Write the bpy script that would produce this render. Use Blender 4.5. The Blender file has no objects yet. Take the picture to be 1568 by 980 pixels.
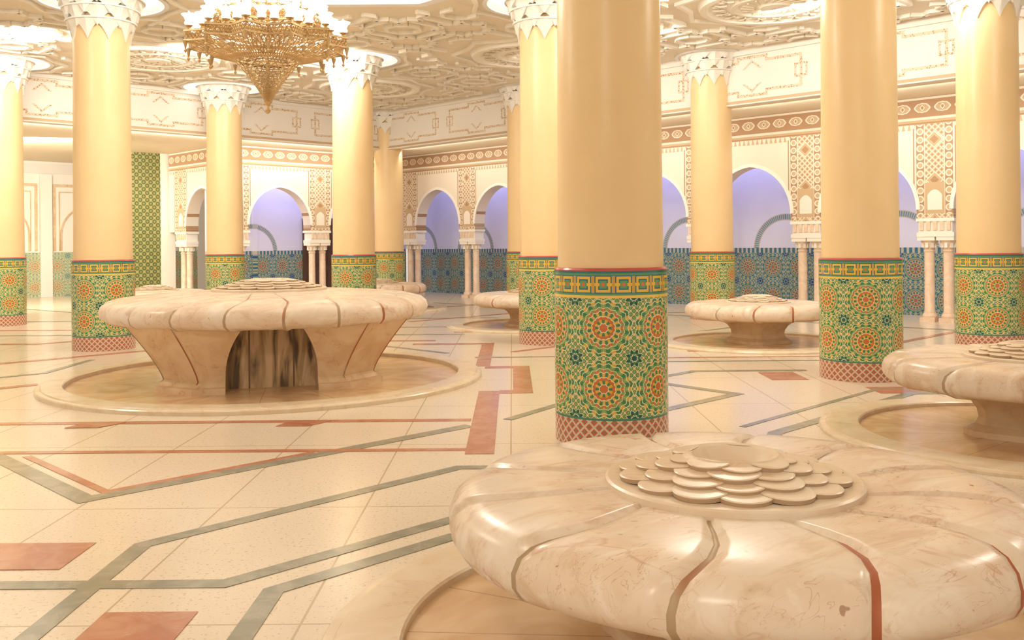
import bpy, math, random, bmesh
from mathutils import Matrix, Vector
random.seed(3)
S2=math.sqrt(2); PI=math.pi
sc=bpy.context.scene
sc.view_settings.view_transform='Standard'
def UV(u,v): return ((u-v)/2,(u+v)/2)

# ---------------------------------------------------------------- node DSL
class E:
    def __init__(s,T,k): s.T=T; s.k=k
    def __add__(s,o): return s.T.m('ADD',s,o)
    def __radd__(s,o): return s.T.m('ADD',o,s)
    def __sub__(s,o): return s.T.m('SUBTRACT',s,o)
    def __rsub__(s,o): return s.T.m('SUBTRACT',o,s)
    def __mul__(s,o): return s.T.m('MULTIPLY',s,o)
    def __rmul__(s,o): return s.T.m('MULTIPLY',o,s)
    def __truediv__(s,o): return s.T.m('DIVIDE',s,o)
    def __lt__(s,o): return s.T.m('LESS_THAN',s,o)
    def __gt__(s,o): return s.T.m('GREATER_THAN',s,o)
class T:
    def __init__(s,name,rough=.5,metal=0.0,spec=.5):
        s.mat=bpy.data.materials.new(name); s.mat.use_nodes=True
        s.nt=s.mat.node_tree; s.nt.nodes.clear()
        s.b=s.nt.nodes.new('ShaderNodeBsdfPrincipled'); o=s.nt.nodes.new('ShaderNodeOutputMaterial')
        s.nt.links.new(s.b.outputs[0],o.inputs[0])
        s.b.inputs['Roughness'].default_value=rough; s.b.inputs['Metallic'].default_value=metal
        s.b.inputs['Specular IOR Level'].default_value=spec
    def put(s,inp,val):
        if isinstance(val,E): s.nt.links.new(val.k,inp)
        elif isinstance(val,tuple) and len(val)==3 and inp.type=='RGBA': inp.default_value=(*val,1)
        else: inp.default_value=val
    def m(s,op,*a):
        n=s.nt.nodes.new('ShaderNodeMath'); n.operation=op
        for i,x in enumerate(a): s.put(n.inputs[i],x)
        return E(s,n.outputs[0])
    def fract(s,a): return s.m('FRACT',a)
    def abs(s,a): return s.m('ABSOLUTE',a)
    def sqrt(s,a): return s.m('SQRT',a)
    def mn(s,a,b): return s.m('MINIMUM',a,b)
    def mx(s,a,b): return s.m('MAXIMUM',a,b)
    def at2(s,a,b): return s.m('ARCTAN2',a,b)
    def mix(s,f,a,b):
        n=s.nt.nodes.new('ShaderNodeMix'); n.data_type='RGBA'
        s.put(n.inputs[0],f); s.put(n.inputs[6],a); s.put(n.inputs[7],b)
        return E(s,n.outputs[2])
    def xyz(s,x,y,z):
        n=s.nt.nodes.new('ShaderNodeCombineXYZ')
        for i,k in enumerate((x,y,z)): s.put(n.inputs[i],k)
        return E(s,n.outputs[0])
    def coord(s,kind='Object'):
        n=s.nt.nodes.new('ShaderNodeTexCoord'); return E(s,n.outputs[kind])
    def pos(s):
        n=s.nt.nodes.new('ShaderNodeNewGeometry'); return E(s,n.outputs['Position'])
    def sep(s,v):
        n=s.nt.nodes.new('ShaderNodeSeparateXYZ'); s.put(n.inputs[0],v)
        return [E(s,n.outputs[i]) for i in range(3)]
    def noise(s,v,scale,detail=2,dist=0.0,rough=.5):
        n=s.nt.nodes.new('ShaderNodeTexNoise'); s.put(n.inputs['Vector'],v)
        n.inputs['Scale'].default_value=scale; n.inputs['Detail'].default_value=detail
        n.inputs['Distortion'].default_value=dist; n.inputs['Roughness'].default_value=rough
        return E(s,n.outputs[0])
    def voro(s,v,scale,out='Distance',feature='F1'):
        n=s.nt.nodes.new('ShaderNodeTexVoronoi'); s.put(n.inputs['Vector'],v); n.feature=feature
        n.inputs['Scale'].default_value=scale
        return E(s,n.outputs[out])
    def ss(s,x,a,b):
        n=s.nt.nodes.new('ShaderNodeMapRange'); n.interpolation_type='SMOOTHSTEP'
        s.put(n.inputs[0],x); n.inputs[1].default_value=a; n.inputs[2].default_value=b
        return E(s,n.outputs[0])
    def bump(s,h,strength=.3,dist=.01):
        n=s.nt.nodes.new('ShaderNodeBump'); n.inputs['Strength'].default_value=strength
        n.inputs['Distance'].default_value=dist; s.put(n.inputs['Height'],h)
        s.nt.links.new(n.outputs[0],s.b.inputs['Normal'])
    def col(s,c): s.put(s.b.inputs['Base Color'],c)
    def emit(s,c,st):
        s.put(s.b.inputs['Emission Color'],c); s.b.inputs['Emission Strength'].default_value=st

def zell(t,u,v,P):
    cu=t.fract(u)-.5; cv=t.fract(v)-.5
    r=t.sqrt(cu*cu+cv*cv); th=t.at2(cv,cu)
    a=t.abs(t.fract(th*(8/(2*PI)))-.5)*2
    b=t.abs(t.fract(th*(16/(2*PI)))-.5)*2
    du=.5-t.abs(cu); dv=.5-t.abs(cv); rc=t.sqrt(du*du+dv*dv); thc=t.at2(dv,du)
    c=t.abs(t.fract(thc*(8/(2*PI)))-.5)*2
    l1=t.abs(t.fract((cu+cv)*9)-.5); l2=t.abs(t.fract((cu-cv)*9)-.5)
    ck=(l1>.25)+(l2>.25)
    col=t.mix(ck.__gt__(1.5),P['field'],P['field2'])
    col=t.mix((ck<.5),col,P['acc2'])
    col=t.mix((t.mn(l1,l2)<.06),col,P['line'])
    rr=r*(1+.10*b)
    rs=r*(1+.16*a)
    col=t.mix((rr<.49),col,P['field'])
    col=t.mix((rr<.49)*(b>.55),col,P['acc2'])
    col=t.mix((rr<.43),col,P['field2'])
    col=t.mix((rr<.43)*(b<.45),col,P['field'])
    col=t.mix((rr<.35),col,P['acc'])
    col=t.mix((rr<.35)*(b<.42),col,P['field2'])
    col=t.mix((rr<.285),col,P['field'])
    col=t.mix((rr<.285)*(b>.5),col,P['acc2'])
    col=t.mix((rr<.20),col,P['acc'])
    col=t.mix((rs<.15),col,P['field'])
    col=t.mix((rs<.15)*(a<.5),col,P['acc2'])
    col=t.mix((rs<.08),col,P['acc'])
    ln=(t.abs(rr-.49)<.008)+(t.abs(rr-.43)<.007)+(t.abs(rr-.35)<.006)+(t.abs(rr-.285)<.007)+(t.abs(rr-.20)<.008)+(t.abs(rs-.08)<.007)
    sp=((b*r)>(r-.008))*(r>.2)*(rr<.48)
    ln=t.mn(ln+sp,1.0)
    col=t.mix(ln,col,P['line'])
    rk=rc*(1+.5*c)
    col=t.mix((rk<.17),col,P['line'])
    col=t.mix((rk<.156),col,P['dark'])
    col=t.mix((rk<.156)*(c>.45),col,P['field'])
    col=t.mix((rk<.078),col,P['line'])
    col=t.mix((rk<.06),col,P['dark'])
    return col
GREEN=dict(field=(.055,.22,.08),field2=(.24,.38,.10),acc=(.60,.16,.04),acc2=(.70,.42,.06),dark=(.015,.09,.075),line=(.80,.74,.46))
BLUE=dict(field=(.03,.14,.20),field2=(.12,.26,.18),acc=(.34,.14,.07),acc2=(.44,.33,.12),dark=(.02,.06,.18),line=(.46,.48,.36))
PALE=dict(field=(.20,.36,.22),field2=(.40,.50,.28),acc=(.60,.30,.14),acc2=(.66,.50,.22),dark=(.14,.26,.24),line=(.75,.70,.55))

# ---------------------------------------------------------------- materials
def mat_tile_column():
    t=T('zellige_green',.2); uv=t.coord('UV'); x,y,_=t.sep(uv)
    c=zell(t,x,(y-.21)*(1/.445),GREEN)
    p=t.fract(x*6+y*13.5); q=t.fract(x*6-y*13.5)
    bb=t.mix((t.abs(p-.5)<.36)*(t.abs(q-.5)<.36),(.66,.52,.36),(.50,.12,.07))
    bb=t.mix((t.abs(p-.5)<.12)*(t.abs(q-.5)<.12),bb,(.10,.30,.16))
    c=t.mix(y<.205,c,bb)
    c=t.mix(t.abs(y-.208)<.008,c,(.06,.22,.13))
    f=t.fract(x*3.0)-.5; g=(y-1.195)*6.2
    d=t.mx(t.abs(f)*1.0,t.abs(g))
    tb=t.mix(t.abs(d-.30)<.06,(.03,.15,.20),(.80,.50,.05))
    tb=t.mix((t.abs(g)<.07),tb,(.80,.50,.05))
    tb=t.mix(d<.18,tb,(.12,.34,.12)); tb=t.mix(d<.08,tb,(.70,.16,.05))
    tb=t.mix(((t.abs(f)>.42)*(t.abs(g)<.38)),tb,(.60,.36,.06))
    tb=t.mix(t.abs(t.abs(g)-.46)<.05,tb,(.10,.30,.14))
    c=t.mix(y>1.10,c,tb)
    c=t.mix(t.abs(y-1.105)<.010,c,(.88,.58,.10))
    c=t.mix(y>1.28,c,(.03,.17,.16))
    c=t.mix(y>1.293,c,(.55,.08,.06))
    t.col(c); return t.mat
def mat_shaft():
    t=T('polished_plaster',.33,spec=.35); p=t.pos()
    n=t.noise(p,1.3,3,.5); n2=t.noise(p,22,2)
    c=t.mix(n,(.83,.59,.29),(.90,.69,.39)); t.col(c); t.bump(n2,.14,.01)
    return t.mat
def mat_plaster(name,c1,c2,rough=.6):
    t=T(name,rough,spec=.25); n=t.noise(t.pos(),1.5,2); t.col(t.mix(n,c1,c2)); return t.mat
def mat_marble(name,base,dark,vein,amt=.5,rough=.12,scale=1.0,pits=False,spec=.4):
    t=T(name,rough,spec=spec); p=t.pos()
    n=t.noise(p,1.7*scale,4,1.0,.6)
    c=t.mix(t.ss(n,.35,.65),base,dark)
    v=t.noise(p,1.0*scale,4,1.4,.6)
    vv=1-t.ss(t.abs(v-.5),.0,.014)
    c=t.mix(vv*t.ss(n,.42,.6)*amt,c,vein)
    bl=t.ss(t.noise(p,.8*scale,2,.6),.56,.72)
    c=t.mix(bl*(amt*.35),c,vein)
    if pits:
        x,y,z=t.sep(p)
        q=t.xyz(x*1.3+y*.9,y*4.2-x*2.6,z*4)
        st=t.noise(q,1.5,4,.8,.6)
        c=t.mix(t.ss(st,.52,.70)*.65,c,(.64,.45,.28))
        c=t.mix(t.ss(st,.46,.36)*.5,c,(.90,.81,.68))
        fine=1-t.ss(t.abs(t.noise(q,2.6,3,1.2,.6)-.52),.0,.012)
        c=t.mix(fine*.5*t.ss(n,.4,.6),c,(.48,.26,.14))
        pn=t.noise(p,26,1); c=t.mix(t.ss(pn,.73,.77)*t.ss(n,.45,.6)*.8,c,(.36,.18,.10))
    t.col(c); return t.mat
def mat_floor():
    t=T('terrazzo_floor',.13,spec=.45); p=t.pos(); x,y,_=t.sep(p)
    n=t.noise(p,.45,2); c=t.mix(n,(.77,.64,.48),(.83,.72,.57))
    s1=t.voro(p,60); s2=t.noise(p,55,1)
    c=t.mix(t.ss(s1,.20,.12),c,(.90,.84,.72))
    c=t.mix(t.ss(s2,.62,.70)*.7,c,(.50,.37,.25))
    jx=t.abs(t.fract((x+.85)*(1/.83)+.5)-.5)*.83; jy=t.abs(t.fract((y-.4)*(1/1.66)+.5)-.5)*1.66
    c=t.mix((t.mn(jx,jy)<.0055),c,(.52,.40,.25))
    t.col(c); t.put(t.b.inputs['Roughness'],.13+t.ss(s1,.0,.6)*.08)
    return t.mat
def mat_wall():
    t=T('carved_arcade_plaster',.55,spec=.25); x,y,_=t.sep(t.coord('Object')); B=2.525
    a=t.abs(t.fract(x*(1/B)+.5)-.5)*B
    cream=(.81,.70,.55); terra=(.44,.26,.14); tan=(.58,.41,.24); wht=(.80,.72,.58)
    c=t.mix(t.noise(t.pos(),1.2,2),cream,(.85,.75,.61))
    m=t.abs(t.fract(x*(1/.105))-.5)
    c=t.mix((y>3.52)*(y<3.70),c,tan)
    c=t.mix((y>3.50)*(y<3.62)*(m<(.12+(y-3.50)*2.6)),c,wht)
    c=t.mix(t.abs(y-3.64)<.015,c,terra)
    c=t.mix((a<.40)*(y<3.6),c,wht); c=t.mix((t.abs(a-.37)<.012)*(y<3.55),c,terra)
    p=t.fract((x+y)*9); q=t.fract((x-y)*9)
    lat=t.mix((t.abs(p-.5)<.40)*(t.abs(q-.5)<.40),wht,tan)
    lat=t.mix((t.abs(p-.5)<.18)*(t.abs(q-.5)<.18),lat,terra)
    big=t.abs(t.fract(y*1.35)-.5); lat=t.mix(((big*.75+a)<.14),lat,tan)
    lat=t.mix(((big*.75+a)<.08),lat,terra)
    lat=t.mix(t.abs((big*.75+a)-.15)<.012,lat,wht)
    yb=t.fract(y*(1/.155))-.5; ax=(a-.255)*(1/.155)
    rd=t.sqrt(yb*yb+ax*ax)
    ch=t.mix(rd<.42,terra,wht); ch=t.mix(rd<.27,ch,tan)
    pan=t.mix((a>.175),lat,ch)
    pan=t.mix(t.abs(a-.175)<.01,pan,wht)
    c=t.mix((a<.325)*(y<3.62),c,pan)
    top=2.42-a*a*6
    pl=(a<.13)*(y<top)*(y>2.05)
    c=t.mix((a<.175)*(y<2.55)*(y>1.98),c,tan)
    c=t.mix(pl,c,(.88,.78,.66))
    c=t.mix((y<1.97)*(a<.4),c,lat)
    fx=t.fract(x*(1/.36))-.5; fy=(y-3.92)*(1/.36)
    fe=t.sqrt(fx*fx+fy*fy*2.6)+t.abs(t.m('SINE',t.at2(fy,fx)*4))*.03
    fr=t.mix(fe<.42,terra,wht); fr=t.mix(fe<.34,fr,tan)
    fr=t.mix((t.abs(fx)*1.3+t.abs(fy))<.17,fr,wht); fr=t.mix((t.abs(fx)*1.3+t.abs(fy))<.1,fr,terra)
    c=t.mix(y>3.72,c,fr)
    c=t.mix(t.abs(y-3.73)<.018,c,wht); c=t.mix(t.abs(y-4.09)<.02,c,wht)
    t.col(c); return t.mat
def mat_niche():
    t=T('niche_wall',.5,spec=.3); x,y,_=t.sep(t.coord('Object')); B=2.525
    a=t.abs(t.fract(x*(1/B))-.5)*B
    z=zell(t,x*(1/.6312),(y+.02)*(1/.6312),BLUE)
    pl=t.mix(t.noise(t.pos(),1.5,2),(.68,.67,.74),(.74,.73,.80))
    r=t.sqrt(a*a+(y-1.32)*(y-1.32)*1.0)
    c=t.mix((y<1.28),pl,z)
    k=t.abs(t.fract(x*9)-.5)
    bd=t.mix(k<.22,(.05,.16,.22),(.50,.46,.34))
    ring=(t.abs(r-.72)<.055)*(y>1.28)
    k2=t.abs(t.fract(t.at2(y-1.32,a)*16)-.5)
    c=t.mix(ring,c,t.mix(k2<.3,(.12,.24,.28),(.44,.46,.38)))
    c=t.mix((t.abs(t.abs(r-.72)-.065)<.010)*(y>1.3),c,(.60,.52,.42))
    c=t.mix(t.abs(y-1.30)<.055,c,bd)
    t.col(c); return t.mat
def mat_dado():
    t=T('pale_zellige',.3); x,y,_=t.sep(t.coord('Object'))
    t.col(zell(t,x*(1/.6312),(y+.02)*(1/.6312),PALE)); return t.mat
def mat_fascia():
    t=T('fascia_plaster',.5,spec=.25); x,y,_=t.sep(t.coord('Object'))
    Bf=2.55; s=t.abs(t.fract(x*(1/Bf))-.5)*Bf; h=t.abs(y-4.62)
    base=(.84,.79,.71)
    d=t.mx(s-1.0,h-.28)
    notch=t.mx(s-.30,h-.36)
    dd=t.mn(d,notch)
    dia=t.abs((s+h*1.2)-.34)
    ln=(t.abs(dd)<.026)
    kn=(dia<.03)*(h>.14)
    n2=(t.abs(t.mx(t.abs(s-1.0)-.11,h-.11))<.020)
    L=t.mn(ln+kn+n2,1.0)
    dot=t.voro(t.pos(),26)
    c=t.mix(t.noise(t.pos(),2,1),base,(.80,.74,.65))
    c=t.mix(L,c,t.mix(dot<.35,(.74,.60,.44),(.46,.27,.14)))
    c=t.mix(t.abs(y-4.155)<.03,c,(.62,.44,.27))
    t.col(c); return t.mat
def mat_hex():
    t=T('green_lattice_tile',.3); x,y,_=t.sep(t.coord('Object'))
    p=t.abs(t.fract(x*5)-.5); q=t.abs(t.fract(y*5)-.5)
    p2=t.abs(t.fract(x*5+.5)-.5); q2=t.abs(t.fract(y*5+.5)-.5)
    r1=t.sqrt(p*p+q*q); r2=t.sqrt(p2*p2+q2*q2); r=t.mn(r1,r2)
    c=t.mix(r<.32,(.40,.36,.14),(.10,.15,.05)); c=t.mix(r<.13,c,(.34,.26,.10))
    t.col(c); return t.mat
def mat_simple(name,c,rough=.5,metal=0.,em=None,st=0):
    t=T(name,rough,metal); n=t.noise(t.pos(),6,1)
    t.col(t.mix(n,tuple(x*.88 for x in c),c))
    if em: t.emit(em,st)
    return t.mat
def mat_groove():
    t=T('petal_joint',.4,spec=.3); n=t.ss(t.noise(t.pos(),1.3,1),.48,.56)
    t.col(t.mix(n,(.46,.33,.20),(.42,.13,.06))); return t.mat
def mat_basin_floor():
    t=T('basin_floor_marble',.22); p=t.coord('Object'); x,y,_=t.sep(p)
    th=t.at2(y,x); r=t.sqrt(x*x+y*y)
    n=t.noise(p,2,4,1.5); c=t.mix(t.ss(n,.3,.7),(.66,.41,.21),(.80,.58,.35))
    f=t.abs(t.fract(th*(16/(2*PI)))-.5)
    c=t.mix((f*r)<.008,c,(.42,.26,.13))
    t.col(c); return t.mat
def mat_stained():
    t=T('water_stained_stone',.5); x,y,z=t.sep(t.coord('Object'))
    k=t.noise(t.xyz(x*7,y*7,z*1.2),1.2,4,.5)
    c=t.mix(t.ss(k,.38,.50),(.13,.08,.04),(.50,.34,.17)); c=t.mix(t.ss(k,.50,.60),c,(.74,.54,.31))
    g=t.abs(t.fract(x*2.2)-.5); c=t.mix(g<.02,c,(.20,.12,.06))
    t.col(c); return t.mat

M={}
M['tile']=mat_tile_column(); M['shaft']=mat_shaft()
M['cap']=mat_plaster('capital_plaster',(.81,.75,.65),(.88,.83,.75))
M['white']=mat_plaster('white_plaster',(.82,.81,.79),(.87,.86,.84))
M['ceil']=mat_plaster('ceiling_plaster',(.80,.71,.56),(.84,.76,.62))
M['relief']=mat_plaster('relief_plaster',(.89,.83,.72),(.92,.87,.77))
M['soffit']=mat_plaster('soffit_plaster',(.76,.65,.47),(.81,.71,.54))
M['marble']=mat_marble('pink_marble',(.84,.72,.58),(.79,.62,.46),(.56,.26,.15),.5,.27,1.1,True,.3)
M['ros']=mat_marble('carved_rosette_marble',(.84,.71,.55),(.78,.61,.43),(.60,.36,.20),.35,.3,1.4,False,.3)
M['lip_shade']=mat_simple('painted_edge_shade',(.52,.36,.22),.5)  # dark scale sides: shade between the petals put into the colour
M['marble2']=mat_marble('tan_marble',(.81,.62,.40),(.72,.50,.29),(.47,.23,.10),.5,.3,1.8)
M['curb']=mat_marble('curb_marble',(.81,.68,.49),(.75,.59,.40),(.55,.34,.2),.3,.22,2)
M['groove']=mat_groove()
M['floor']=mat_floor()
M['red']=mat_marble('red_inlay',(.47,.17,.09),(.54,.24,.14),(.66,.42,.28),.35,.18,3)
M['green']=mat_marble('green_inlay',(.25,.24,.175),(.34,.32,.24),(.52,.46,.36),.35,.18,3)
M['wall']=mat_wall(); M['niche']=mat_niche(); M['fascia']=mat_fascia(); M['hex']=mat_hex(); M['dado']=mat_dado()
M['slim']=mat_marble('colonnette_marble',(.84,.67,.49),(.78,.57,.40),(.62,.38,.26),.3,.25,3)
M['brass']=mat_simple('aged_brass',(.60,.42,.21),.38,.75)
M['basin']=mat_basin_floor(); M['stain']=mat_stained()
M['bulb']=mat_simple('lit_bulb',(1,.95,.8),.3,0,(1,.93,.76),18); M['bulb'].cycles.emission_sampling='NONE'
M['glow']=mat_simple('cove_lamp',(1,1,1),.5,0,(.92,.96,1.0),4.4)
M['glass']=mat_simple('frosted_glass',(.95,.92,.85),.15,0,(1,.93,.78),2.4); M['glass'].cycles.emission_sampling='NONE'
M['wood']=mat_simple('dark_wood',(.10,.05,.025),.4)

# ---------------------------------------------------------------- mesh builder
class MB:
    def __init__(s,mats): s.v=[];s.f=[];s.mi=[];s.uv={};s.mats=mats
    def add(s,vs,fs,mi=0):
        o=len(s.v); s.v+= [tuple(p) for p in vs]
        for i,f in enumerate(fs):
            s.f.append(tuple(o+k for k in f)); s.mi.append(mi if isinstance(mi,int) else mi[i])
    def box(s,c,d,mi=0,rz=0):
        vs=[]
        for z in(-1,1):
            for x,y in((-1,-1),(1,-1),(1,1),(-1,1)):
                X=x*d[0]/2;Y=y*d[1]/2
                vs.append((c[0]+X*math.cos(rz)-Y*math.sin(rz),c[1]+X*math.sin(rz)+Y*math.cos(rz),c[2]+z*d[2]/2))
        s.add(vs,[(3,2,1,0),(4,5,6,7),(0,1,5,4),(1,2,6,5),(2,3,7,6),(3,0,4,7)],mi)
    def lathe(s,prof,n=32,c=(0,0,0),mi=0,uvn=None,rf=None,closed=False):
        o=len(s.v); m=len(prof)
        for i in range(n):
            th=2*PI*i/n
            for (r,z) in prof:
                k=rf(th,r,z) if rf else r
                s.v.append((c[0]+k*math.cos(th),c[1]+k*math.sin(th),c[2]+z))
        for i in range(n):
            j=(i+1)%n
            for a in range(m if closed else m-1):
                b=(a+1)%m
                s.f.append((o+i*m+a,o+j*m+a,o+j*m+b,o+i*m+b)); s.mi.append(mi)
                if uvn: s.uv[len(s.f)-1]=[(i/n*uvn,prof[a][1]),((i+1)/n*uvn,prof[a][1]),((i+1)/n*uvn,prof[b][1]),(i/n*uvn,prof[b][1])]
    def prism(s,pts,z0,z1,mi=0,caps=True):
        n=len(pts); vs=[(p[0],p[1],z0) for p in pts]+[(p[0],p[1],z1) for p in pts]
        fs=[(i,(i+1)%n,n+(i+1)%n,n+i) for i in range(n)]
        if caps: fs+=[tuple(range(n-1,-1,-1)),tuple(range(n,2*n))]
        s.add(vs,fs,mi)
    def strip(s,pts,w,z0,z1,mi=0,closed=False):
        n=len(pts); L=[];R=[]
        for i in range(n):
            p=Vector(pts[i][:2])
            pr=Vector(pts[i-1][:2]) if (i>0 or closed) else None
            nx=Vector(pts[(i+1)%n][:2]) if (i<n-1 or closed) else None
            d1=(p-pr).normalized() if pr is not None else (nx-p).normalized()
            d2=(nx-p).normalized() if nx is not None else d1
            n1=Vector((-d1.y,d1.x)); n2=Vector((-d2.y,d2.x)); b=(n1+n2)
            b=b/max(.35,b.dot(n1)) if b.length>1e-4 else n1
            L.append(p+b*w/2); R.append(p-b*w/2)
        for i in range(n if closed else n-1):
            j=(i+1)%n
            q=[R[i],R[j],L[j],L[i]]
            s.prism([(a.x,a.y) for a in q],z0,z1,mi)
    def mesh(s,name,smooth=True,ang=35):
        me=bpy.data.meshes.new(name); me.from_pydata(s.v,[],s.f)
        for m in s.mats: me.materials.append(m)
        me.polygons.foreach_set('material_index',s.mi)
        if s.uv:
            ul=me.uv_layers.new(name='UVMap')
            for fi,uvs in s.uv.items():
                st=me.polygons[fi].loop_start
                for k,q in enumerate(uvs): ul.data[st+k].uv=q
        me.update()
        if smooth:
            me.polygons.foreach_set('use_smooth',[True]*len(s.f))
            me.set_sharp_from_angle(angle=math.radians(ang))
        return me
    def obj(s,name,parent=None,loc=None,**k):
        ob=bpy.data.objects.new(name,s.mesh(name,**k)); sc.collection.objects.link(ob)
        if parent: ob.parent=parent
        if loc: ob.location=loc
        return ob
def inst(me,name,loc,rz=0,parent=None):
    ob=bpy.data.objects.new(name,me); sc.collection.objects.link(ob); ob.location=loc; ob.rotation_euler=(0,0,rz)
    if parent: ob.parent=parent
    return ob
def empty(name,loc=(0,0,0),rz=0):
    e=bpy.data.objects.new(name,None); sc.collection.objects.link(e); e.location=loc; e.rotation_euler=(0,0,rz); return e
def curve_plate(name,polys,thick,mat):
    cu=bpy.data.curves.new(name,'CURVE'); cu.dimensions='2D'; cu.fill_mode='BOTH'; cu.extrude=thick/2
    for pl in polys:
        sp=cu.splines.new('POLY'); sp.points.add(len(pl)-1)
        for i,p in enumerate(pl): sp.points[i].co=(p[0],p[1],0,1)
        sp.use_cyclic_u=True
    ob=bpy.data.objects.new(name+'_c',cu); sc.collection.objects.link(ob)
    dg=bpy.context.evaluated_depsgraph_get()
    me=bpy.data.meshes.new_from_object(ob.evaluated_get(dg)); me.name=name
    bpy.data.objects.remove(ob)
    me.materials.clear(); me.materials.append(mat)
    o2=bpy.data.objects.new(name,me); sc.collection.objects.link(o2); return o2

# ---------------------------------------------------------------- room shell
HC=5.15; HS=4.12
def quv(u0,u1,v0,v1): return [UV(u0,v0),UV(u1,v0),UV(u1,v1),UV(u0,v1)]
b=MB([M['floor']]); b.prism(quv(-9,28,-9,46),-.2,0); floor=b.obj('floor',smooth=False)

cols=[(.76,7.27),(-6.05,13.9),(3.83,10.34),(6.62,13.05),(3.92,18.4),(.53,14.2),(-3.1,18.4),(-6.6,21.6),(-3.4,26.0),(.3,22.0),(-9.95,18.3),
      (7.9,1.2),(-5.9,.6),(-9.6,10.6),(10.6,10.2)]
def circ(c,r,n=48): return [(c[0]+r*math.cos(2*PI*i/n),c[1]+r*math.sin(2*PI*i/n)) for i in range(n)]
CF=(-2.76,10.68)
octo=[(CF[0]+3.75*math.cos(PI/8+i*PI/4),CF[1]+3.75*math.sin(PI/8+i*PI/4)) for i in range(8)]
holes=[]
for c in cols:
    near_edge=(c[0]+c[1]>21.3) or (c[1]-c[0]>28.3)
    holes.append((c,.62 if near_edge else .88))
polys=[quv(-9,22.4,-9,29.4)]+[circ(c,r) for c,r in holes]+[octo]
ceil=curve_plate('ceiling',polys,.1,M['ceil']); ceil.location=(0,0,HC+.05)
b=MB([M['white'],M['glow']])
for c,r in holes:
    b.lathe([(r+.002,HC+.01),(r+.002,HC+.42),(0.01,HC+.42)],48,(c[0],c[1],0),0)
    b.lathe([(.50,HC+.38),(r-.05,HC+.38),(r-.05,HC+.41),(.50,HC+.41)],48,(c[0],c[1],0),1,closed=True)
    b.lathe([(r-.0,HC-.03),(r+.07,HC-.03),(r+.07,HC+.0),(r,HC+.0)],48,(c[0],c[1],0),0,closed=True)
b.obj('ceiling_light_coves',parent=ceil,loc=(0,0,-(HC+.05)))
b=MB([M['white']])
n=8
vs=[(p[0],p[1],HC+.1) for p in octo]+[(p[0],p[1],HC+1.5) for p in octo]+[(CF[0],CF[1],HC+2.6)]
b.add(vs,[(i,(i+1)%8,8+(i+1)%8,8+i) for i in range(8)]+[(8+i,8+(i+1)%8,16) for i in range(8)])
b.strip(octo,.16,HC-.05,HC+.1,0,closed=True)
b.obj('ceiling_dome',smooth=False)
# relief strapwork : regular net of eight-pointed stars
b=MB([M['relief'],M['ceil']])
def star(c,r,k=.77,rot=PI/8,n=8):
    return [(c[0]+(r if i%2==0 else r*k)*math.cos(rot+i*PI/n),c[1]+(r if i%2==0 else r*k)*math.sin(rot+i*PI/n)) for i in range(2*n)]
bays=[UV(u,v) for u in(4.3,11.3,18.4) for v in(3.0,10.3,17.6,24.9)]
bays=[c for c in bays if c[1]>8 and math.hypot(c[0]-CF[0],c[1]-CF[1])>4.6]
def ok(p):
    u=p[0]+p[1]; v=p[1]-p[0]
    if u>22.15 or v>29.15 or p[1]<9: return False
    if math.hypot(p[0]-CF[0],p[1]-CF[1])<4.1: return False
    for c,r in holes:
        if math.hypot(p[0]-c[0],p[1]-c[1])<r+.36: return False
    for c in bays:
        if math.hypot(p[0]-c[0],p[1]-c[1])<1.62: return False
    return True
def bar(p,q,w,d=.06):
    if ok(p) and ok(q): b.strip([p,q],w,HC-d,HC)
for c in bays:
    b.lathe([(.02,HC-.10),(.22,HC-.09),(.27,HC-.05),(.55,HC-.05),(.60,HC-.08),(.66,HC-.08),(.70,HC-.045),(.98,HC-.045),(1.03,HC-.09),(1.13,HC-.09),(1.17,HC)],64,(c[0],c[1],0),0)
    for k in range(20):
        th=2*PI*k/20
        for rr,q in((.41,.5),(.84,-.5),(.84,.5)):
            b.box((c[0]+rr*math.cos(th),c[1]+rr*math.sin(th),HC-.065),(.22,.03,.03),1,th+q)
    b.strip(star(c,1.50,.86,0),.07,HC-.05,HC,closed=True)
for c,r in holes:
    if c[1]>8 and r>.7: b.strip(star(c,r+.30,.88,PI/8),.06,HC-.05,HC,closed=True)
s_=1.7625*1.15
for i in range(-2,13):
    for j in range(-2,16):
        u0=.8+i*s_; v0=.35+j*s_; c=UV(u0,v0)
        if not(8<c[1]<28): continue
        R=.52
        st=star(c,R,.72,PI/4)
        for k in range(16): bar(st[k],st[(k+1)%16],.08)
        for (du,dv) in((1,0),(0,1)):
            d=UV(u0+du*s_,v0+dv*s_); dx,dy=(d[0]-c[0]),(d[1]-c[1]); ln=math.hypot(dx,dy); dx/=ln;dy/=ln
            for off in(-.15,.15):
                p=(c[0]+dx*.42-dy*off,c[1]+dy*.42+dx*off); q=(d[0]-dx*.42-dy*off,d[1]-dy*.42+dx*off); bar(p,q,.07)
        m=UV(u0+s_/2,v0+s_/2)
        h6=[(m[0]+.30*math.cos(PI/4*k+PI/8),m[1]+.30*math.sin(PI/4*k+PI/8)) for k in range(8)]
        for k in range(8): bar(h6[k],h6[(k+1)%8],.07)
b.obj('ceiling_relief',parent=ceil,loc=(0,0,-(HC+.05)),smooth=False)

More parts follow.
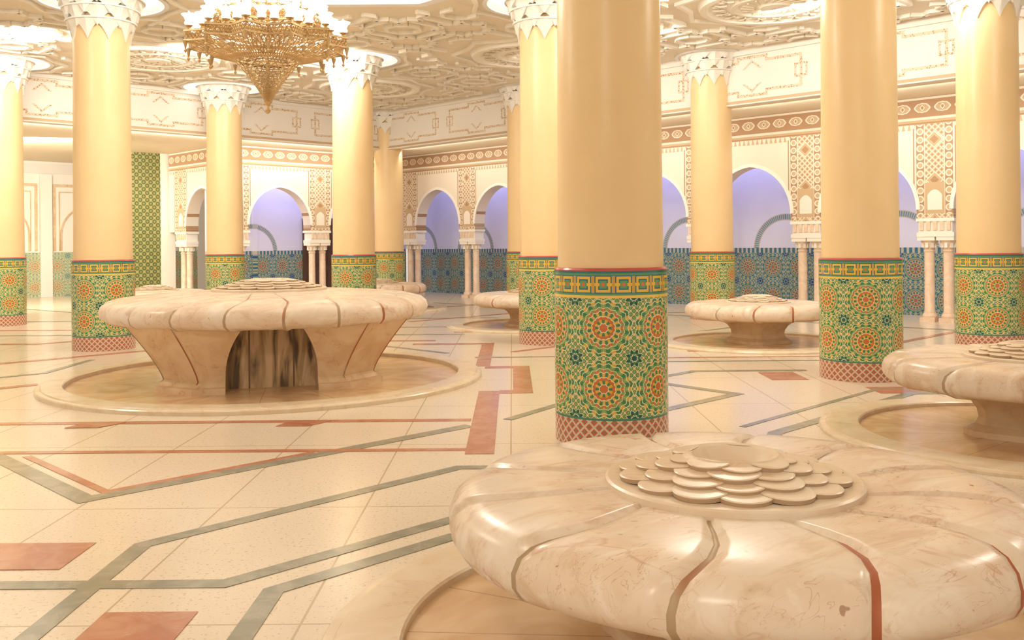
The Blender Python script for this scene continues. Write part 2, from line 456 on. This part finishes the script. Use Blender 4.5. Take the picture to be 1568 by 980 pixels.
# soffits of ambulatory
b=MB([M['soffit']])
b.prism(quv(22.4,28,-9,46),HS,HS+.15); b.prism(quv(-9,22.4,29.4,46),HS,HS+.15)
b.obj('ceiling_ambulatory',smooth=False)
def frame(ox,oy,dx,dy):
    d=Vector((dx,dy,0)).normalized(); up=Vector((0,0,1)); n=d.cross(up)
    return Matrix((( d.x,up.x,n.x,ox),(d.y,up.y,n.y,oy),(d.z,up.z,n.z,0),(0,0,0,1)))
def place(ob,m): ob.matrix_world=m
BF=[(3,2,1,0),(4,5,6,7),(0,1,5,4),(1,2,6,5),(2,3,7,6),(3,0,4,7)]
def lbox(bb,a0,a1,h0,h1,z0,z1,mi=0):
    bb.add([(a0,h0,z0),(a1,h0,z0),(a1,h1,z0),(a0,h1,z0),(a0,h0,z1),(a1,h0,z1),(a1,h1,z1),(a0,h1,z1)],BF,mi)
def fascia(name,o,d,s0,s1):
    bb=MB([M['fascia']])
    lbox(bb,s0,s1,HS-.02,HC+.1,-.08,.06); lbox(bb,s0,s1,HS-.02,HS+.03,-.11,-.08); lbox(bb,s0,s1,HC-.12,HC,-.14,-.08)
    ob=bb.obj(name,smooth=False); place(ob,frame(*o,*d)); return ob
co=UV(22.4,29.4)
fascia('wall_upper_right',co,(-1,1),-(29.4+9)/S2,0)
fascia('wall_upper_left',co,(-1,-1),0,(22.4+9)/S2)

# arcade walls
B=2.525; PW=.325
def arch_pts(c,hw,ys,off,n=14):
    R=hw+off; a0=math.acos(off/R); pts=[]
    for i in range(n+1):
        a=a0*i/n
        pts.append((c+hw-R+R*math.cos(a),ys+R*math.sin(a)))
    left=[(2*c-p[0],p[1]) for p in pts]
    return left, pts[::-1]
def arcade(name,o,d,s0,s1,pairs):
    pairs=sorted(pairs); pts=[(s1,1.90),(s1,4.12),(s0,4.12),(s0,1.90)]
    for i in range(len(pairs)-1):
        a,bb=pairs[i]+PW,pairs[i+1]-PW; c=(a+bb)/2; hw=(bb-a)/2
        pts.append((a,1.90)); pts.append((a,2.02))
        L,R=arch_pts(c,hw,2.06,.07)
        pts+=L+R[1:]; pts.append((bb,2.02)); pts.append((bb,1.90))
    w=curve_plate(name,[pts],.36,M['wall']); m=frame(*o,*d); place(w,m)
    t=MB([M['relief']])
    for i in range(len(pairs)-1):
        a,bb=pairs[i]+PW,pairs[i+1]-PW; c=(a+bb)/2; hw=(bb-a)/2
        L,R=arch_pts(c,hw+.03,2.06,.07); P=L+R[1:]
        t.strip(P,.07,-.20,-.17)
    tr=t.obj('arch_trim_'+name,smooth=False); tr.parent=w
    return m
pr1=[-B*k for k in range(0,11)]
m1=arcade('wall_right',UV(25,30.8),(-1,1),-26.5,.64,pr1)
m2=arcade('wall_left',UV(20.8,31.7),(-1,-1),-2.97,2.62,[-B,0,B])
m3=arcade('wall_side',UV(17.15,35.3),(-1,1),-2.6,.7,[-B,0])
def plate(name,m,s0,s1,h0,h1,z0,z1,mat):
    bb=MB([mat]); lbox(bb,s0,s1,h0,h1,z0,z1)
    ob=bb.obj(name,smooth=False); place(ob,m); return ob
plate('wall_niche_right',m1,-26.5,1.9,0,4.12,1.3,1.45,M['niche'])
plate('wall_niche_left',m2,-4.2,2.6,0,4.12,1.3,1.45,M['niche'])
plate('wall_niche_side',m3,-1.3,.8,0,4.12,1.3,1.45,M['niche'])
m4=frame(*UV(16.9,36.4),-1,-1)
plate('wall_green_tiled',m4,.22,1.75,0,4.12,0,.3,M['hex'])
plate('wall_pier',m4,-.2,.22,0,4.12,-.02,.32,M['relief'])
plate('wall_pier_end',m4,1.75,1.85,0,4.12,-.03,.33,M['relief'])
# bright far wall on the left: blind arcade with dado
m5=frame(*UV(14.4,43),-1,-1)
w5=curve_plate('wall_far_left',[[(-9,0),(13,0),(13,4.12),(-9,4.12)]],.2,M['relief']); place(w5,m5)
bb=MB([M['dado'],M['fascia'],M['relief'],M['marble2']])
lbox(bb,-9,13,3.75,4.05,-.14,-.1,1); lbox(bb,-9,13,0,1.35,-.16,-.1,0)
for k in range(-3,5):
    c=k*B+B/2
    L,R=arch_pts(c,.8,1.9,.07); bb.strip([(c-.8,1.4)]+L+R[1:]+[(c+.8,1.4)],.05,-.13,-.1,3)
    bb.strip([(c-1.0,1.4),(c-1.0,3.4),(c+1.0,3.4),(c+1.0,1.4)],.08,-.13,-.1,3)
    bb.strip([(c-.85,1.4),(c-.85,3.2),(c+.85,3.2),(c+.85,1.4)],.03,-.12,-.1,3)
    lbox(bb,k*B-.17,k*B+.17,0,3.7,-.22,-.1,2)
d5=bb.obj('blind_arcade_trim',smooth=False); place(d5,m5)

# ---- slim colonnette pairs
def lathe_col(bb,cx,cy):
    bb.box((cx,cy,.04),(.27,.27,.08),0)
    pf=[(.13,.08),(.135,.11),(.12,.14),(.105,.16),(.105,.17),(.092,.19),(.088,1.28),(.1,1.29),(.1,1.31),(.088,1.32),(.092,1.36),(.13,1.44),(.15,1.49)]
    bb.lathe(pf,20,(cx,cy,0),0)
    for k in range(8):
        th=k*PI/4; bb.box((cx+.115*math.cos(th),cy+.115*math.sin(th),1.41),(.035,.05,.10),1,th)
    bb.box((cx,cy,1.525),(.31,.34,.07),1)
bb=MB([M['slim'],M['relief'],M['wall']])
lathe_col(bb,-.17,0); lathe_col(bb,.17,0)
bb.box((0,0,1.60),(.66,.36,.08),1); bb.box((0,0,1.76),(.60,.33,.24),1)
for k in range(5):
    bb.box((-.24+.12*k,-.175,1.76),(.07,.03,.16),0)
bb.box((0,0,1.87),(.68,.38,.058),1)
pair=bb.mesh('colonnette_pair')
def put_pairs(m,pairs,dirv):
    for p in pairs:
        w=m@Vector((p,0,0)); inst(pair,'colonnette_pair',(w.x,w.y,0),math.atan2(dirv[1],dirv[0])+PI)
put_pairs(m1,pr1,(-1,1)); put_pairs(m2,[-B,0,B-.02],(-1,-1)); put_pairs(m3,[0],(-1,1))
bb=MB([M['wood'],M['brass']])
lbox(bb,-1.75,-.35,0,2.3,1.22,1.29,0); lbox(bb,-1.07,-1.03,0,2.3,1.20,1.22,1)
for a in(-1.6,-.93):
    for h in(.2,.95,1.6): lbox(bb,a,a+.45,h,h+.55,1.19,1.22,0)
dd=bb.obj('door_1',smooth=False); place(dd,m2)

# ---------------------------------------------------------------- big tiled columns
cb=MB([M['tile'],M['shaft'],M['cap']])
RT=.435; RS=.405
cb.lathe([(RT,0.0),(RT,.15),(RT,1.09),(RT,1.30)],72,uvn=6,mi=0)
cb.lathe([(RT,1.30),(RT-.01,1.312),(RS+.003,1.315)],72,mi=0,uvn=6)
cb.lathe([(RS+.002,1.30),(RS,1.5),(RS-.01,3.5),(RS-.02,HC+.41)],72,mi=1)
def tier(N,z0,z1,r0,r1,amp,ph,bul):
    seg=N*10; rows=6; o=len(cb.v)
    for i in range(seg):
        th=2*PI*i/seg; p=((i/10.0+ph)%1.0); tri=abs(p-.5)*2
        zb=z0+amp*(1-tri**1.6)
        for k in range(rows):
            f=k/(rows-1); z=zb+(z1-zb)*f
            g=(z-z0)/(z1-z0)
            r=r0+(r1-r0)*g**1.6 - bul*(1-tri**2)*(.3+.7*g)*(1-g*.2)
            cb.v.append((r*math.cos(th),r*math.sin(th),z))
    for i in range(seg):
        j=(i+1)%seg
        for k in range(rows-1):
            cb.f.append((o+i*rows+k,o+j*rows+k,o+j*rows+k+1,o+i*rows+k+1)); cb.mi.append(2)
    o2=len(cb.v)
    for i in range(seg):
        x,y,z=cb.v[o+i*rows]; th=2*PI*i/seg
        cb.v.append(((RS-.02)*math.cos(th),(RS-.02)*math.sin(th),z+.02))
    for i in range(seg):
        j=(i+1)%seg; cb.f.append((o2+i,o2+j,o+j*rows,o+i*rows)); cb.mi.append(2)
N=9
tier(N,4.50,4.80,RS+.005,RS+.08,.22,0,.03)
tier(N,4.68,4.98,RS+.055,RS+.13,.20,.5,.05)
tier(N,4.86,5.14,RS+.11,RS+.20,.18,0,.06)
tier(N,5.0,HC+.40,RS+.17,RS+.24,.14,.5,.05)
for zz,rr in((4.80,RS+.08),(4.98,RS+.13),(5.14,RS+.20)):
    cb.lathe([(rr-.06,zz),(rr+.012,zz-.012),(rr+.012,zz+.012),(rr-.06,zz+.02)],60,mi=2)
colme=cb.mesh('tiled_column',ang=28)
for c in cols: inst(colme,'tiled_column',(c[0],c[1],0),-.23)

# ---------------------------------------------------------------- fountains
def petal_slab(mb,R,prof,npet,gro,tw,mi=0,mg=1,seg=20):
    n=npet*seg; m=len(prof); o=len(mb.v)
    for i in range(n):
        p=((i%seg)/seg); e=min(p,1-p)*2
        for (r,z) in prof:
            th=2*PI*i/n+tw(r/R)
            w=math.sin(PI*p)**.5 if p>0 else 0
            k=(r/R)
            fac=max(0,(k-.45)/.55)
            rr=r*(1+.008*(w-.5)*fac)
            zz=z+.006*(w-.6)*fac*(1 if z>prof[0][1]+.0 else 0)
            if e<=gro: rr-=.016*fac; zz-=.016 if fac>0 else 0
            mb.v.append((rr*math.cos(th),rr*math.sin(th),zz))
    for i in range(n):
        j=(i+1)%n; ii=i%seg
        g=(min(ii/seg,1-ii/seg)*2<=gro and min((ii+1)/seg,1-(ii+1)/seg)*2<=gro)
        for a in range(m-1):
            mb.f.append((o+i*m+a,o+j*m+a,o+j*m+a+1,o+i*m+a+1)); mb.mi.append(mg if g else mi)
def rosette(mb,R,z,rings,hole,step,mi=0,lip_shade=1):
    # overlapping fish-scale petals: every ring tilts gently outwards and tucks under the next one
    nr=len(rings); zt=z+.03+step*nr
    mb.lathe([(R-.02,z-.03),(R,z-.02),(R,z+.014),(R-.010,z+.02),(R*.7,z+.018),(rings[-1][0]*.7,z+.012+step*(nr-1)*.8),(hole,zt-.02)],72,mi=mi)
    for q,(ro,ri,cnt) in enumerate(rings):
        for k in range(cnt):
            zo=z+.032+step*q+(.004 if k%2 else 0); zi=zo+step*.65
            th=2*PI*(k+.5*(q%2))/cnt; hw=PI*ro/cnt*1.04
            out=[(ri,-hw*.78)]
            for s in range(17):
                a=-PI/2+PI*s/16; Lr=min(hw*1.0,(ro-ri)*.95); out.append((ro-Lr+Lr*math.cos(a),hw*math.sin(a)))
            out.append((ri,hw*.78))
            T_=.016
            def zat(x): return zi+(zo-zi)*((x-ri)/(ro-ri))
            n=len(out); cx=(ro+ri)/2
            def tr(x,y,zz): return (x*math.cos(th)-y*math.sin(th),x*math.sin(th)+y*math.cos(th),zz)
            top=[tr(x,y,zat(x)) for x,y in out]; inn=[tr(cx+(x-cx)*.93,y*.93,zat(cx+(x-cx)*.93)+.003) for x,y in out]
            bot=[tr(x-(.004 if x>cx else 0),y*.97,zat(x)-T_) for x,y in out]
            vs=top+inn+bot
            fs=[];mm=[]
            for a in range(n):
                b2=(a+1)%n
                fs.append((2*n+a,2*n+b2,b2,a)); mm.append(lip_shade); fs.append((a,b2,n+b2,n+a)); mm.append(mi)
            fs.append(tuple(n+a for a in range(n))); mm.append(mi)
            mb.add(vs,fs,mm)
    mb.lathe([(hole+.045,zt-.04),(hole+.04,zt-.008),(hole+.02,zt+.004),(hole,zt-.004),(hole-.03,zt-.05),(hole*.5,zt-.075),(0.005,zt-.08)],48,mi=mi)
def loft(mb,secs,ch,mi=0):
    o=len(mb.v); m=len(secs)
    for (h,z) in secs:
        c=h*ch
        for p in((h,-c),(h,c),(c,h),(-c,h),(-h,c),(-h,-c),(-c,-h),(c,-h)): mb.v.append((p[0],p[1],z))
    for a in range(m-1):
        for i in range(8):
            j=(i+1)%8; mb.f.append((o+a*8+i,o+a*8+j,o+(a+1)*8+j,o+(a+1)*8+i)); mb.mi.append(mi)
    mb.f.append(tuple(o+i for i in range(7,-1,-1))); mb.mi.append(mi)
    mb.f.append(tuple(o+(m-1)*8+i for i in range(8))); mb.mi.append(mi)
def ringmesh(mb,ro,ri,h,mi):
    mb.lathe([(ri,0),(ri,h-.01),(ri+.01,h),(ro-.06,h),(ro-.05,h-.012),(ro-.01,h-.015),(ro,h-.025),(ro,0)],96,mi=mi)

sp=[(.30,.36),(.62,.355),(.86,.37),(.97,.385),(1.035,.415),(1.06,.455),(1.062,.50),(1.045,.545),(1.005,.578),(.95,.594),(.86,.602),(.74,.604),(.62,.602),(.50,.597),(.40,.590)]
def tws(k): return .10*math.sin((k-.45)*PI*1.8)
fm=MB([M['marble'],M['groove']]); petal_slab(fm,1.06,sp,12,.10,tws); slab_s=fm.mesh('marble_top',ang=50)
fm=MB([M['ros'],M['lip_shade']]); rosette(fm,.475,.60,[(.43,.28,14),(.36,.22,12),(.295,.17,10),(.235,.15,9)],.15,.019); ros_s=fm.mesh('petal_rosette',ang=22)
fm=MB([M['marble2']]); loft(fm,[(.40,0),(.40,.05),(.36,.07),(.33,.09),(.31,.14),(.32,.2),(.36,.27),(.44,.33),(.53,.37)],.72); ped_s=fm.mesh('pedestal',ang=30)
fm=MB([M['curb'],M['basin']]); ringmesh(fm,1.55,1.24,.045,0); fm.lathe([(0.001,.006),(1.25,.006)],96,mi=1); ring_s=fm.mesh('basin_ring',ang=40)
def small(loc,rz=0):
    e=empty('marble_fountain',(loc[0],loc[1],0),rz)
    inst(slab_s,'marble_top',(0,0,0),0,e);inst(ros_s,'petal_rosette',(0,0,0),0,e);inst(ped_s,'pedestal',(0,0,0),.3,e);inst(ring_s,'basin_ring',(0,0,0),0,e)
small((.82,3.53),.12); small((3.97,7.2),.5); small((3.64,13.95),.2); small((.34,17.1),.3); small((-3.06,21.8),.1); small((-7.35,19.3),.9)
# large fountain
L=empty('large_marble_fountain',(CF[0],CF[1],0),.0)
lp=[(.6,.68),(1.35,.675),(1.60,.68),(1.71,.70),(1.77,.745),(1.785,.80),(1.765,.86),(1.71,.905),(1.59,.935),(1.40,.955),(1.1,.975),(.8,.99),(.6,1.0)]
fm=MB([M['marble'],M['groove']]); petal_slab(fm,1.785,lp,20,.10,lambda k:.06*math.sin((k-.45)*PI*1.8)); fm.obj('marble_top',parent=L,ang=50)
fm=MB([M['ros'],M['lip_shade']]); rosette(fm,.64,1.005,[(.59,.41,18),(.50,.32,15),(.41,.25,13),(.33,.19,10)],.19,.022); fm.obj('petal_rosette',parent=L,ang=22)
fm=MB([M['curb'],M['basin']]); ringmesh(fm,2.40,2.13,.06,0); fm.lathe([(0.001,.006),(2.14,.006)],96,mi=1); fm.obj('basin_ring',parent=L,ang=40)
fm=MB([M['marble2'],M['stain']])
secs=[(1.17,0.006),(1.17,.07),(1.12,.075),(1.10,.11)]+[(1.08+.34*(t/10)**1.25,.13+.575*t/10) for t in range(0,11)]
PR=.27
loft(fm,secs,.67); ped=fm.obj('pedestal',parent=L,smooth=False)
ped.rotation_euler=(0,0,PR)
cut=MB([M['marble2'],M['stain']])
Lp,Rp=arch_pts(0,.46,.16,.42)
out=[(-.46,-.2)]+Lp+Rp[1:]+[(.46,-.2)]
for q in range(4):
    n=len(out); vs=[]
    for y in(-2.2,-.80):
        for (x,z) in out:
            a=q*PI/2; vs.append((x*math.cos(a)-y*math.sin(a),x*math.sin(a)+y*math.cos(a),z))
    fs=[(i,(i+1)%n,n+(i+1)%n,n+i) for i in range(n)]+[tuple(range(n-1,-1,-1)),tuple(range(n,2*n))]
    cut.add(vs,fs,[0]*n+[1,1])
co_=cut.obj('cutter',smooth=False)
for ob in(ped,co_):
    bm=bmesh.new(); bm.from_mesh(ob.data); bmesh.ops.recalc_face_normals(bm,faces=bm.faces); bm.to_mesh(ob.data); bm.free()
co_.location=L.location; co_.rotation_euler=(0,0,PR)
bpy.context.view_layer.update()
md=ped.modifiers.new('b','BOOLEAN'); md.operation='DIFFERENCE'; md.object=co_; md.solver='EXACT'
dg=bpy.context.evaluated_depsgraph_get(); nm=bpy.data.meshes.new_from_object(ped.evaluated_get(dg))
ped.modifiers.clear(); ped.data=nm; bpy.data.objects.remove(co_)
# slab joint lines on the pedestal corners
jm=MB([M['groove']])
for sx,sy in((1,1),(1,-1),(-1,1),(-1,-1)):
    for sw in(0,1):
        pr=[]
        for (h,z) in secs[3:]:
            c=h*.67; x,y=(h,c) if sw else (c,h); pr.append((x*sx,y*sy,z))
        for i in range(len(pr)-1):
            p,q=pr[i],pr[i+1]; k=.006
            vs=[(p[0]-k,p[1]-k,p[2]),(p[0]+k,p[1]-k,p[2]),(p[0]+k,p[1]+k,p[2]),(p[0]-k,p[1]+k,p[2]),
                (q[0]-k,q[1]-k,q[2]),(q[0]+k,q[1]-k,q[2]),(q[0]+k,q[1]+k,q[2]),(q[0]-k,q[1]+k,q[2])]
            jm.add(vs,BF,0)
jo=jm.obj('pedestal_joints',parent=L,smooth=False); jo.rotation_euler=(0,0,PR)

# ---------------------------------------------------------------- floor inlays
b=MB([M['green'],M['red']])
zc=[0.0]
def zz_(): zc[0]+=.00004; return .003+zc[0]
def gl(p,w=.085): b.strip(p,w*1.15,.0005,zz_(),0)
def rl(p,w=.06): b.strip(p,w*1.2,.0005,zz_(),1)
def rq(x0,x1,y0,y1): b.prism([(x0,y0),(x1,y0),(x1,y1),(x0,y1)],.0005,zz_(),1)
gl([(-5.2,8.2),(-3.63,6.66),(-2.55,5.58),(-.36,7.75)],.11)
rl([(-3.5,6.75),(-2.5,5.75),(-1.45,6.8)],.05); rl([(-5.5,6.88),(-.34,6.85)],.07)
gl([(-1.87,2.5),(-1.87,4.72),(-.37,6.3),(.45,6.3)]); gl([(-4.5,4.17),(-1.29,4.17),(-.2,5.25)]); gl([(-1.05,2.6),(-1.05,4.08),(-.3,4.83)])
rl([(-7,8.0),(-.36,8.0)],.09)
for x in(-3.5,-1.75): b.prism([(x-.22,7.78),(x+.05,7.78),(x+.2,8.0),(x+.05,8.02),(x-.15,8.0)],.0005,.0065,1)
rq(-.35,-.14,6.7,9.55); rq(-.14,.2,9.4,9.6); rq(0,.2,9.6,11.5); rq(-.34,.0,11.3,11.5); rq(-.46,-.28,11.5,14.2); rq(-1.5,-.46,14.0,14.2)
rq(-1.68,-1.3,3.45,3.85); rq(-2.65,-2.12,4.37,4.76); rq(2.8,3.2,10.15,10.75); rq(3.6,4.15,9.2,9.6)
gl([(-.05,8.0),(.5,8.85),(.5,9.3)],.08); gl([(.35,6.6),(.0,6.3)],.06)
gl([(1.7,6.4),(2.05,7.35),(3.9,9.2),(5.5,9.2)],.1); gl([(1.85,7.6),(3.7,9.5),(5.2,9.5)],.05)
gl([(1.35,8.4),(2.2,9.25),(1.4,10.2)],.1); gl([(1.6,10.4),(2.1,10.9),(3.4,10.9)],.09); rl([(1.0,12.2),(4.2,12.2)],.07); gl([(.6,11.8),(4.6,11.8)],.06)
gl([(-.5,12.4),(1.5,12.4)],.07); gl([(1.3,15.2),(2.6,15.2),(4.0,16.6)],.08); rl([(-1,16.0),(2.5,16.0)],.1)
gl([(5.2,9.0),(7.2,11.0)],.1); rl([(4.6,9.9),(7.2,12.4)],.06); gl([(4.7,11.5),(6.5,13.3)],.08)
rl([(-9.5,9.5),(-6.0,9.5),(-5.2,10.3)],.12); gl([(-9,10.4),(-6.4,10.4),(-5.6,11.2),(-5.6,12.5)],.08)
rl([(-7.8,12.0),(-6.8,12.0),(-5.2,13.6),(-3.6,13.6)],.12); rl([(-3.4,13.6),(-2.4,14.6),(-1.2,14.6)],.10); gl([(-5.3,14.6),(-3.8,14.6),(-2.8,15.6),(-.8,15.6)],.09)
rl([(-9.5,14.6),(-7.4,14.6),(-6.8,15.2)],.12); gl([(-9.5,16),(-5,16),(-4,17),(-1,17)],.09); rl([(-12,17),(-7,17),(-6,18),(-4,18)],.12)
gl([(-13,19),(-8,19),(-7,20),(-4,20),(-3,19),(1,19),(2,20),(6,20)],.1); rl([(-2,18.2),(0.2,20.4),(3,20.4)],.12); rl([(4.5,12.6),(7.5,15.6)],.1); gl([(-.9,12.9),(-1.9,13.9)],.08)
rl([(-4,22),(-2,22),(-.5,23.5)],.12); gl([(-2,24),(3,19.5),(8,15)],.12); gl([(-12,23),(-8,20),(-5,23.5)],.1)
rl([(-.0,13.0),(1.2,14.2)],.08); rl([(2.4,12.9),(4.9,12.9)],.07)
rl([(-7.2,8.6),(-5.8,8.6),(-5.3,9.1)],.10); rq(-6.1,-5.7,7.3,7.6)
b.obj('floor_inlay',parent=floor,smooth=False)

# ---------------------------------------------------------------- chandelier
ch=empty('chandelier',(CF[0],CF[1],0))
def wires(name,mb,th):
    ob=mb.obj(name,parent=ch,smooth=False); w=ob.modifiers.new('w','WIREFRAME'); w.thickness=th; w.use_replace=True; return ob
def lattice(mb,f,n,rows):
    o=len(mb.v)
    for k in range(rows+1):
        for i in range(n):
            mb.v.append(f((i+.5*(k%2))/n,k/rows))
    for k in range(rows):
        for i in range(n):
            j=(i+1)%n
            a,b_,c_,d_=o+k*n+i,o+k*n+j,o+(k+1)*n+j,o+(k+1)*n+i
            if k%2==0: mb.f+=[(a,b_,d_),(b_,c_,d_)]
            else: mb.f+=[(a,b_,c_),(a,c_,d_)]
            mb.mi+=[0,0]
def P3(r,a,z): return (r*math.cos(2*PI*a),r*math.sin(2*PI*a),z)
mb=MB([M['brass']])
lattice(mb,lambda a,t:P3(.035+.33*t**1.25,a,3.13+.47*t),24,14)
def starR(a,ro,ri,n=12):
    p=(a*n)%1.0; k=abs(p-.5)*2; return ri+(ro-ri)*k
lattice(mb,lambda a,t:P3(starR(a,.36+.54*t,.36+.38*t),a,3.60+.14*t),96,4)
lattice(mb,lambda a,t:P3(starR(a,.90,.74),a,3.74+.10*t),144,3)
lattice(mb,lambda a,t:P3(starR(a,.70,.56),a,3.93+.12*t),120,3)
lattice(mb,lambda a,t:P3(starR(a,.45,.36),a,4.12+.13*t),72,3)
wires('brass_lattice',mb,.011)
mb=MB([M['brass']])
def stripr(r0,r1,z0,z1,n=12):
    N=n*2
    ov=[((r0 if i%2==0 else r1)*math.cos(PI*i/n),(r0 if i%2==0 else r1)*math.sin(PI*i/n)) for i in range(N)]
    mb.strip(ov,.022,z0,z1,0,closed=True)
for z in(3.735,3.84): stripr(.905,.745,z,z+.018)
for z in(3.925,4.05): stripr(.705,.565,z,z+.016)
for z in(4.115,4.25): stripr(.455,.365,z,z+.014)
mb.lathe([(.0,3.0),(.018,3.01),(.03,3.04),(.018,3.07),(.012,3.09),(.03,3.11),(.045,3.13),(.03,3.16)],16)
mb.lathe([(.36,3.585),(.385,3.6),(.36,3.615)],48)
mb.lathe([(.02,3.1),(.02,7.6)],12); mb.lathe([(.02,4.3),(.09,4.35),(.12,4.42),(.05,4.55),(.02,4.6)],20)
for k in range(12):
    a=2*PI*k/12; c,s=math.cos(a),math.sin(a)
    for (r,z,h) in((.9,3.74,.14),(.74,3.66,.12)):
        an=a if r>.8 else a+PI/12
        x,y=r*math.cos(an),r*math.sin(an)
        mb.lathe([(.0,z-h),(.02,z-h+.03),(.008,z-h+.05),(.022,z-.03),(.03,z)],10,(x,y,0))
    mb.strip([(.04*c,.04*s),(.88*c,.88*s)],.02,3.74,3.76); mb.strip([(.04*c,.04*s),(.68*c,.68*s)],.02,3.93,3.95)
mb.obj('brass_frame',parent=ch)
mb=MB([M['glass'],M['bulb'],M['brass']])
def lamp(r,a,z,k=1.0):
    x,y=r*math.cos(a),r*math.sin(a)
    mb.lathe([(.0,z),(.035*k,z+.005),(.02*k,z+.03),(.045*k,z+.05)],10,(x,y,0),2)
    mb.lathe([(.03*k,z+.05),(.052*k,z+.07),(.040*k,z+.10),(.055*k,z+.14),(.085*k,z+.17)],12,(x,y,0),0)
    mb.lathe([(.001,z+.07),(.026,z+.085),(.034,z+.13),(.020,z+.18),(.001,z+.21)],8,(x,y,0),1)
for k in range(36): lamp(.70+.16*abs(((k/3)%1)-.5)*2*(1) ,2*PI*k/36,3.86)
for k in range(28): lamp(.60,2*PI*(k+.5)/28,4.06)
for k in range(18): lamp(.38,2*PI*k/18,4.26)
for k in range(8): lamp(.2,2*PI*k/8,4.44)
mb.obj('glass_lamps',parent=ch)

# ---------------------------------------------------------------- lights
def area(name,loc,tgt,sx,sy,power,col):
    l=bpy.data.lights.new(name,'AREA'); l.shape='RECTANGLE'; l.size=sx; l.size_y=sy; l.energy=power; l.color=col
    o=bpy.data.objects.new(name,l); sc.collection.objects.link(o); o.location=loc
    d=Vector(tgt)-Vector(loc); o.rotation_euler=d.to_track_quat('-Z','Y').to_euler(); return o
def point(name,loc,power,col,r=.25):
    l=bpy.data.lights.new(name,'POINT'); l.energy=power; l.color=col; l.shadow_soft_size=r
    o=bpy.data.objects.new(name,l); sc.collection.objects.link(o); o.location=loc
W=(1,.95,.87)
K=1.38
point('chandelier_light',(CF[0],CF[1],5.1),265*K,W,.35)
for i,(x,y) in enumerate([(2.6,12.2),(-7.5,8.5),(6.5,7.5),(-1.5,-2)]):
    point('added_fill_light',(x,y,4.85),(135,175,135,240)[i]*K,W,.35)  # added fill lights out of view, no lamps hang here
area('added_wall_fill',(1.2,16.5,4.95),(5,20,2.2),3,.3,55*K,W)  # added area lights turned away from the camera, brighten the far walls
area('added_wall_fill',(-4.5,17,4.95),(-5.5,25,2.0),3,.3,95*K,W)
area('added_wall_fill',(5,13.5,4.95),(8.5,17.5,2.0),3,.3,45*K,W)
area('added_wall_fill',(-9,15,4.95),(-12,24,2.0),3,.3,150*K,W)
def strip_light(p0,p1,n,power,col,z,off):
    mx=[(p0[i]+p1[i])/2 for i in(0,1)]; ln=math.hypot(p1[0]-p0[0],p1[1]-p0[1])
    return area('ambulatory_light',(mx[0],mx[1],z),(mx[0]+n[0]*2,mx[1]+n[1]*2,z-off),ln,.12,power,col)
strip_light(UV(22.75,5),UV(22.75,29),(1,1),85*K,W,4.0,1.9)  # both white strips are added behind the fascia to brighten the arcade
strip_light(UV(8,29.7),UV(22,29.7),(-1,1),100*K,W,4.0,1.9)
area('far_left_light',(-12,22,3.9),(-14,29,1.5),3,.3,240*K,(1,.93,.82))  # added light facing away from view, brightens the far left wall
BL=(.46,.48,1.0)
strip_light(UV(25.45,4),UV(25.45,31),(1,1),165,BL,3.75,1.1)
strip_light(UV(17.5,32.15),UV(25,32.15),(-1,1),75,BL,3.75,1.1)
p=UV(17.6,34); area('niche_light',(p[0],p[1],3.7),(p[0]+1,p[1]+1,2.6),2,.12,17,BL)

w=bpy.data.worlds.new('World'); sc.world=w; w.use_nodes=True
bg=w.node_tree.nodes['Background']; bg.inputs[0].default_value=(1,.91,.80,1); bg.inputs[1].default_value=.75

# ---------------------------------------------------------------- camera
cam=bpy.data.cameras.new('camera'); co=bpy.data.objects.new('camera',cam); sc.collection.objects.link(co)
co.location=(0,0,1.5); co.rotation_euler=(PI/2,.0085,0)
cam.sensor_fit='HORIZONTAL'; cam.sensor_width=36; cam.lens=36*1438/1568; cam.shift_y=-(490-373)/1568
cam.clip_start=.05; cam.clip_end=200
sc.camera=co
